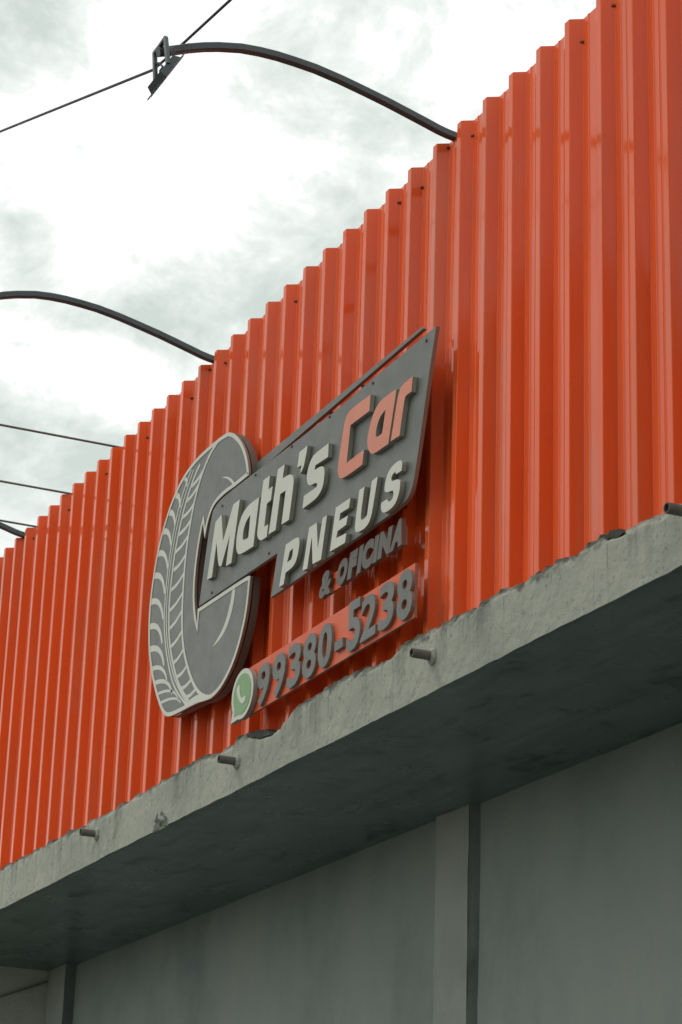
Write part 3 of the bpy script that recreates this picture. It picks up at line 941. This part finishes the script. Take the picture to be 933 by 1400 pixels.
plate('rim', bubble(0.112, 0.102, (-8.640, 3.989)), -0.124, 0.022, [M_WHITE, M_WHITE_EDGE], badge)
plate('green_face', bubble(0.090, 0.083, (-8.606, 4.010)), -0.1255, 0.0013, [M_GREEN], badge)
plate('handset', soften(HANDSET, 75, 2), -0.1270, 0.0013, [M_WHITE], badge)

# ---------------------------------------------------------------- drain pipes
PIPES = [(-10.296, 3.842, 'short drain spout in the concrete ledge left of the tyre sign'),
         (-8.609, 3.832, 'short drain spout in the concrete ledge below the green badge'),
         (-6.893, 3.838, 'short drain spout in the concrete ledge right of the phone number'),
         (-5.304, 3.856, 'dark drain spout at the right end of the concrete ledge')]
for i, (x, z, lab) in enumerate(PIPES):
    p = empty('drain_spout', (x, -0.09, z), lab, 'drain spout', 'drain spouts in the concrete ledge')
    r, ri = 0.0165, 0.0125
    n = 18
    v, f = [], []
    for (yy, rr) in ((-0.02, r), (-0.176, r), (-0.180, r * 0.97), (-0.180, ri), (-0.12, ri)):
        for k in range(n):
            a = 2 * math.pi * k / n
            w = 1 + 0.03 * noise.noise(Vector((k * 0.9, yy * 30, i * 4.0)))
            v.append((x + rr * w * math.cos(a), yy, z + rr * w * math.sin(a) - 0.01 * (yy + 0.1)))
    for j in range(4):
        for k in range(n):
            f.append((j * n + k, j * n + (k + 1) % n, (j + 1) * n + (k + 1) % n, (j + 1) * n + k))
    f.append(tuple(range(4 * n, 5 * n)))
    mesh_obj('pipe', v, f, M_PIPE, p)
    v, f = [], []                              # mortar collar round the root
    for (yy, rr) in ((-0.085, 0.036), (-0.106, 0.030), (-0.114, 0.0175)):
        for k in range(n):
            a = 2 * math.pi * k / n
            w = 1 + 0.18 * noise.noise(Vector((k * 0.7, yy * 50, i * 7.0)))
            v.append((x + rr * w * math.cos(a), yy, z + rr * w * math.sin(a)))
    for j in range(2):
        for k in range(n):
            f.append((j * n + k, j * n + (k + 1) % n, (j + 1) * n + (k + 1) % n, (j + 1) * n + k))
    mesh_obj('mortar_collar', v, f, M_CONCRETE, p)

# ---------------------------------------------------------------- lamp arms with floodlights
ARM = [(0.03, 5.868), (-0.03, 5.876), (-0.068, 5.884), (-0.11, 5.896), (-0.19, 5.918), (-0.28, 5.942), (-0.37, 5.963), (-0.47, 5.985), (-0.57, 6.002),
       (-0.65, 6.009), (-0.72, 6.013), (-0.79, 6.012), (-0.86, 6.006), (-0.945, 5.988), (-1.0, 5.972), (-1.055, 5.952), (-1.10, 5.933), (-1.15, 5.912)]


def lamp_arm(x, label):
    p = empty('lamp_arm', (x, 0.0, 5.86), label, 'lamp arm', 'floodlight arms along the roof edge')
    tube('arm', [(x, y, z) for y, z in ARM], 0.0148, M_STEEL, p, square=True)
    box('mounting_plate', x - 0.04, x + 0.04, 0.0095, 0.0145, 5.80, 5.856, M_STEEL, p)
    # floodlight, face turned down towards the facade
    nrm = Vector((0, 0.868, -0.496))
    tng = Vector((0, 0.496, 0.868))
    cx = x + 0.052
    cen = Vector((cx, -1.150, 5.787))

    def fb(name, u0, u1, t0, t1, n0, n1, mat, par, taper=1.0):
        v = []
        for nn in (n0, n1):
            k = taper if nn == n0 else 1.0
            for u in (u0, u1):
                for t in (t0, t1):
                    v.append(cen + Vector((u * k, 0, 0)) + tng * (t * k) + nrm * nn)
        return mesh_obj(name, v, [(0, 1, 3, 2), (4, 6, 7, 5), (0, 4, 5, 1), (2, 3, 7, 6), (0, 2, 6, 4), (1, 5, 7, 3)], mat, par)
    h = fb('housing', -0.072, 0.072, -0.05, 0.05, -0.029, -0.004, M_STEEL, p, 0.86)
    fb('front_frame', -0.090, 0.090, -0.066, 0.066, -0.0038, 0.001, M_STEEL, p)
    fb('glass', -0.078, 0.078, -0.056, 0.056, 0.0012, 0.003, M_GLASS, p)
    tip = Vector((x, -1.150, 5.912))
    for s in (-1, 1):
        a = Vector((x - 0.004 + s * 0.055, -1.162, 5.935))
        b = cen + Vector((s * 0.062, 0, 0)) - nrm * 0.022
        tube('bracket_leg', [a, a + (b - a) * 0.5, b], 0.0075, M_STEEL, p, square=True)
    tube('bracket_bar', [(x - 0.062, -1.162, 5.933), (x, -1.166, 5.925), (x + 0.054, -1.162, 5.937)], 0.0075, M_STEEL, p, square=True)
    tube('clamp', [(x, -1.115, 5.926), (x, -1.17, 5.905)], 0.019, M_STEEL, p)
    tube('lead', [(x - 0.05, -1.16, 5.925), (x - 0.045, -1.165, 5.88), (x - 0.01, -1.16, 5.87), (x + 0.02, -1.155, 5.84), cen - nrm * 0.03], 0.004, M_CABLE, p, 6)
    return p


lamp_arm(-6.998, 'curved dark steel arm with a whole floodlight at its tip, above the facade')
lamp_arm(-9.373, 'curved dark steel arm reaching out above the tyre sign')
lamp_arm(-12.188, 'end of a dark steel arm at the far left roof edge')


def cable(name, pts, r, mat, label, sag=0.0, seg=12, group=None):
    out = []
    for a, b in zip(pts, pts[1:]):
        a, b = Vector(a), Vector(b)
        for i in range(seg):
            t = i / seg
            out.append(a.lerp(b, t) - Vector((0, 0, 4 * sag * t * (1 - t))))
    out.append(Vector(pts[-1]))
    o = tube(name, out, r, mat, None, 6)
    return tag(o, label, 'cable', group)


# feed cable strung past the lamp tips
cable('feed_cable', [(-17.0, -1.06, 9.55), (-9.479, -1.06, 6.818), (-7.36, -1.06, 6.051), (-7.079, -1.06, 6.003), (-6.601, -1.06, 5.929), (-1.5, -1.06, 5.2)], 0.0055, M_CABLE,
      'black feed cable crossing the sky past the floodlight')
W_GROUP = 'stay wires on the left roof edge'
for x, lab in ((-10.635, 'topmost stay wire running left from the orange roof edge'), (-11.409, 'middle stay wire running left from the orange roof edge'), (-12.012, 'lowest stay wire, just above the far left lamp arm')):
    cable('stay_wire', [(x, 0.02, 5.872), (x, -3.0, 5.874)], 0.0058, M_WIRE, lab, 0.0, 4, W_GROUP)

# ---------------------------------------------------------------- the other side of the street (unseen; houses added for the orange paint to mirror)
M_FACADE = make_plaster('added_facade', (0.16, 0.15, 0.13), (0.25, 0.24, 0.21), (0.31, 0.30, 0.27), 0.9, 0.2)
M_FACADE2 = make_plaster('added_facade_dark', (0.11, 0.10, 0.085), (0.17, 0.15, 0.125), (0.22, 0.20, 0.17), 0.9, 0.2)
M_PANE = material('dark_pane', (0.03, 0.035, 0.04), 0.1, 0.6)
tag(box('far_pavement', -120, 120, -11.0, -7.4, -0.15, 0.0, M_PAVE), kind='structure')


def add_house(x0, x1, h, mat, label):
    p = empty('added_house', ((x0 + x1) / 2, -9.0, 0.0), label, 'building')
    box('wall', x0, x1, -16.0, -9.0, 0.0, h, mat, p)
    box('parapet_coping', x0 - 0.05, x1 + 0.05, -16.05, -8.93, h + 0.003, h + 0.12, M_PILASTER, p)
    n = max(2, int((x1 - x0) / 2.6))
    for fl in range(int(h // 3.0)):
        for k in range(n):
            cx = x0 + (x1 - x0) * (k + 0.5) / n
            if fl == 0 and k == 0:
                box('door', cx - 0.5, cx + 0.5, -8.997, -8.96, 0.003, 2.2, M_STEEL, p)
                continue
            w = box('window', cx - 0.65, cx + 0.65, -8.997, -8.95, fl * 3.0 + 1.0, fl * 3.0 + 2.3, M_PILASTER, p)
            for s in (-1, 1):
                box('pane', cx + s * 0.31 - 0.27, cx + s * 0.31 + 0.27, -8.947, -8.94, fl * 3.0 + 1.1, fl * 3.0 + 2.2, M_PANE, w)
    return p


add_house(-1.0, 7.6, 11.0, M_FACADE2, 'brown plastered house added across the street out of view, nearest the facade')
add_house(7.8, 16.2, 13.0, M_FACADE, 'tallest plastered house added across the street out of view')
add_house(16.4, 27.0, 12.0, M_FACADE2, 'brown plastered house added at the far end across the street, out of view')
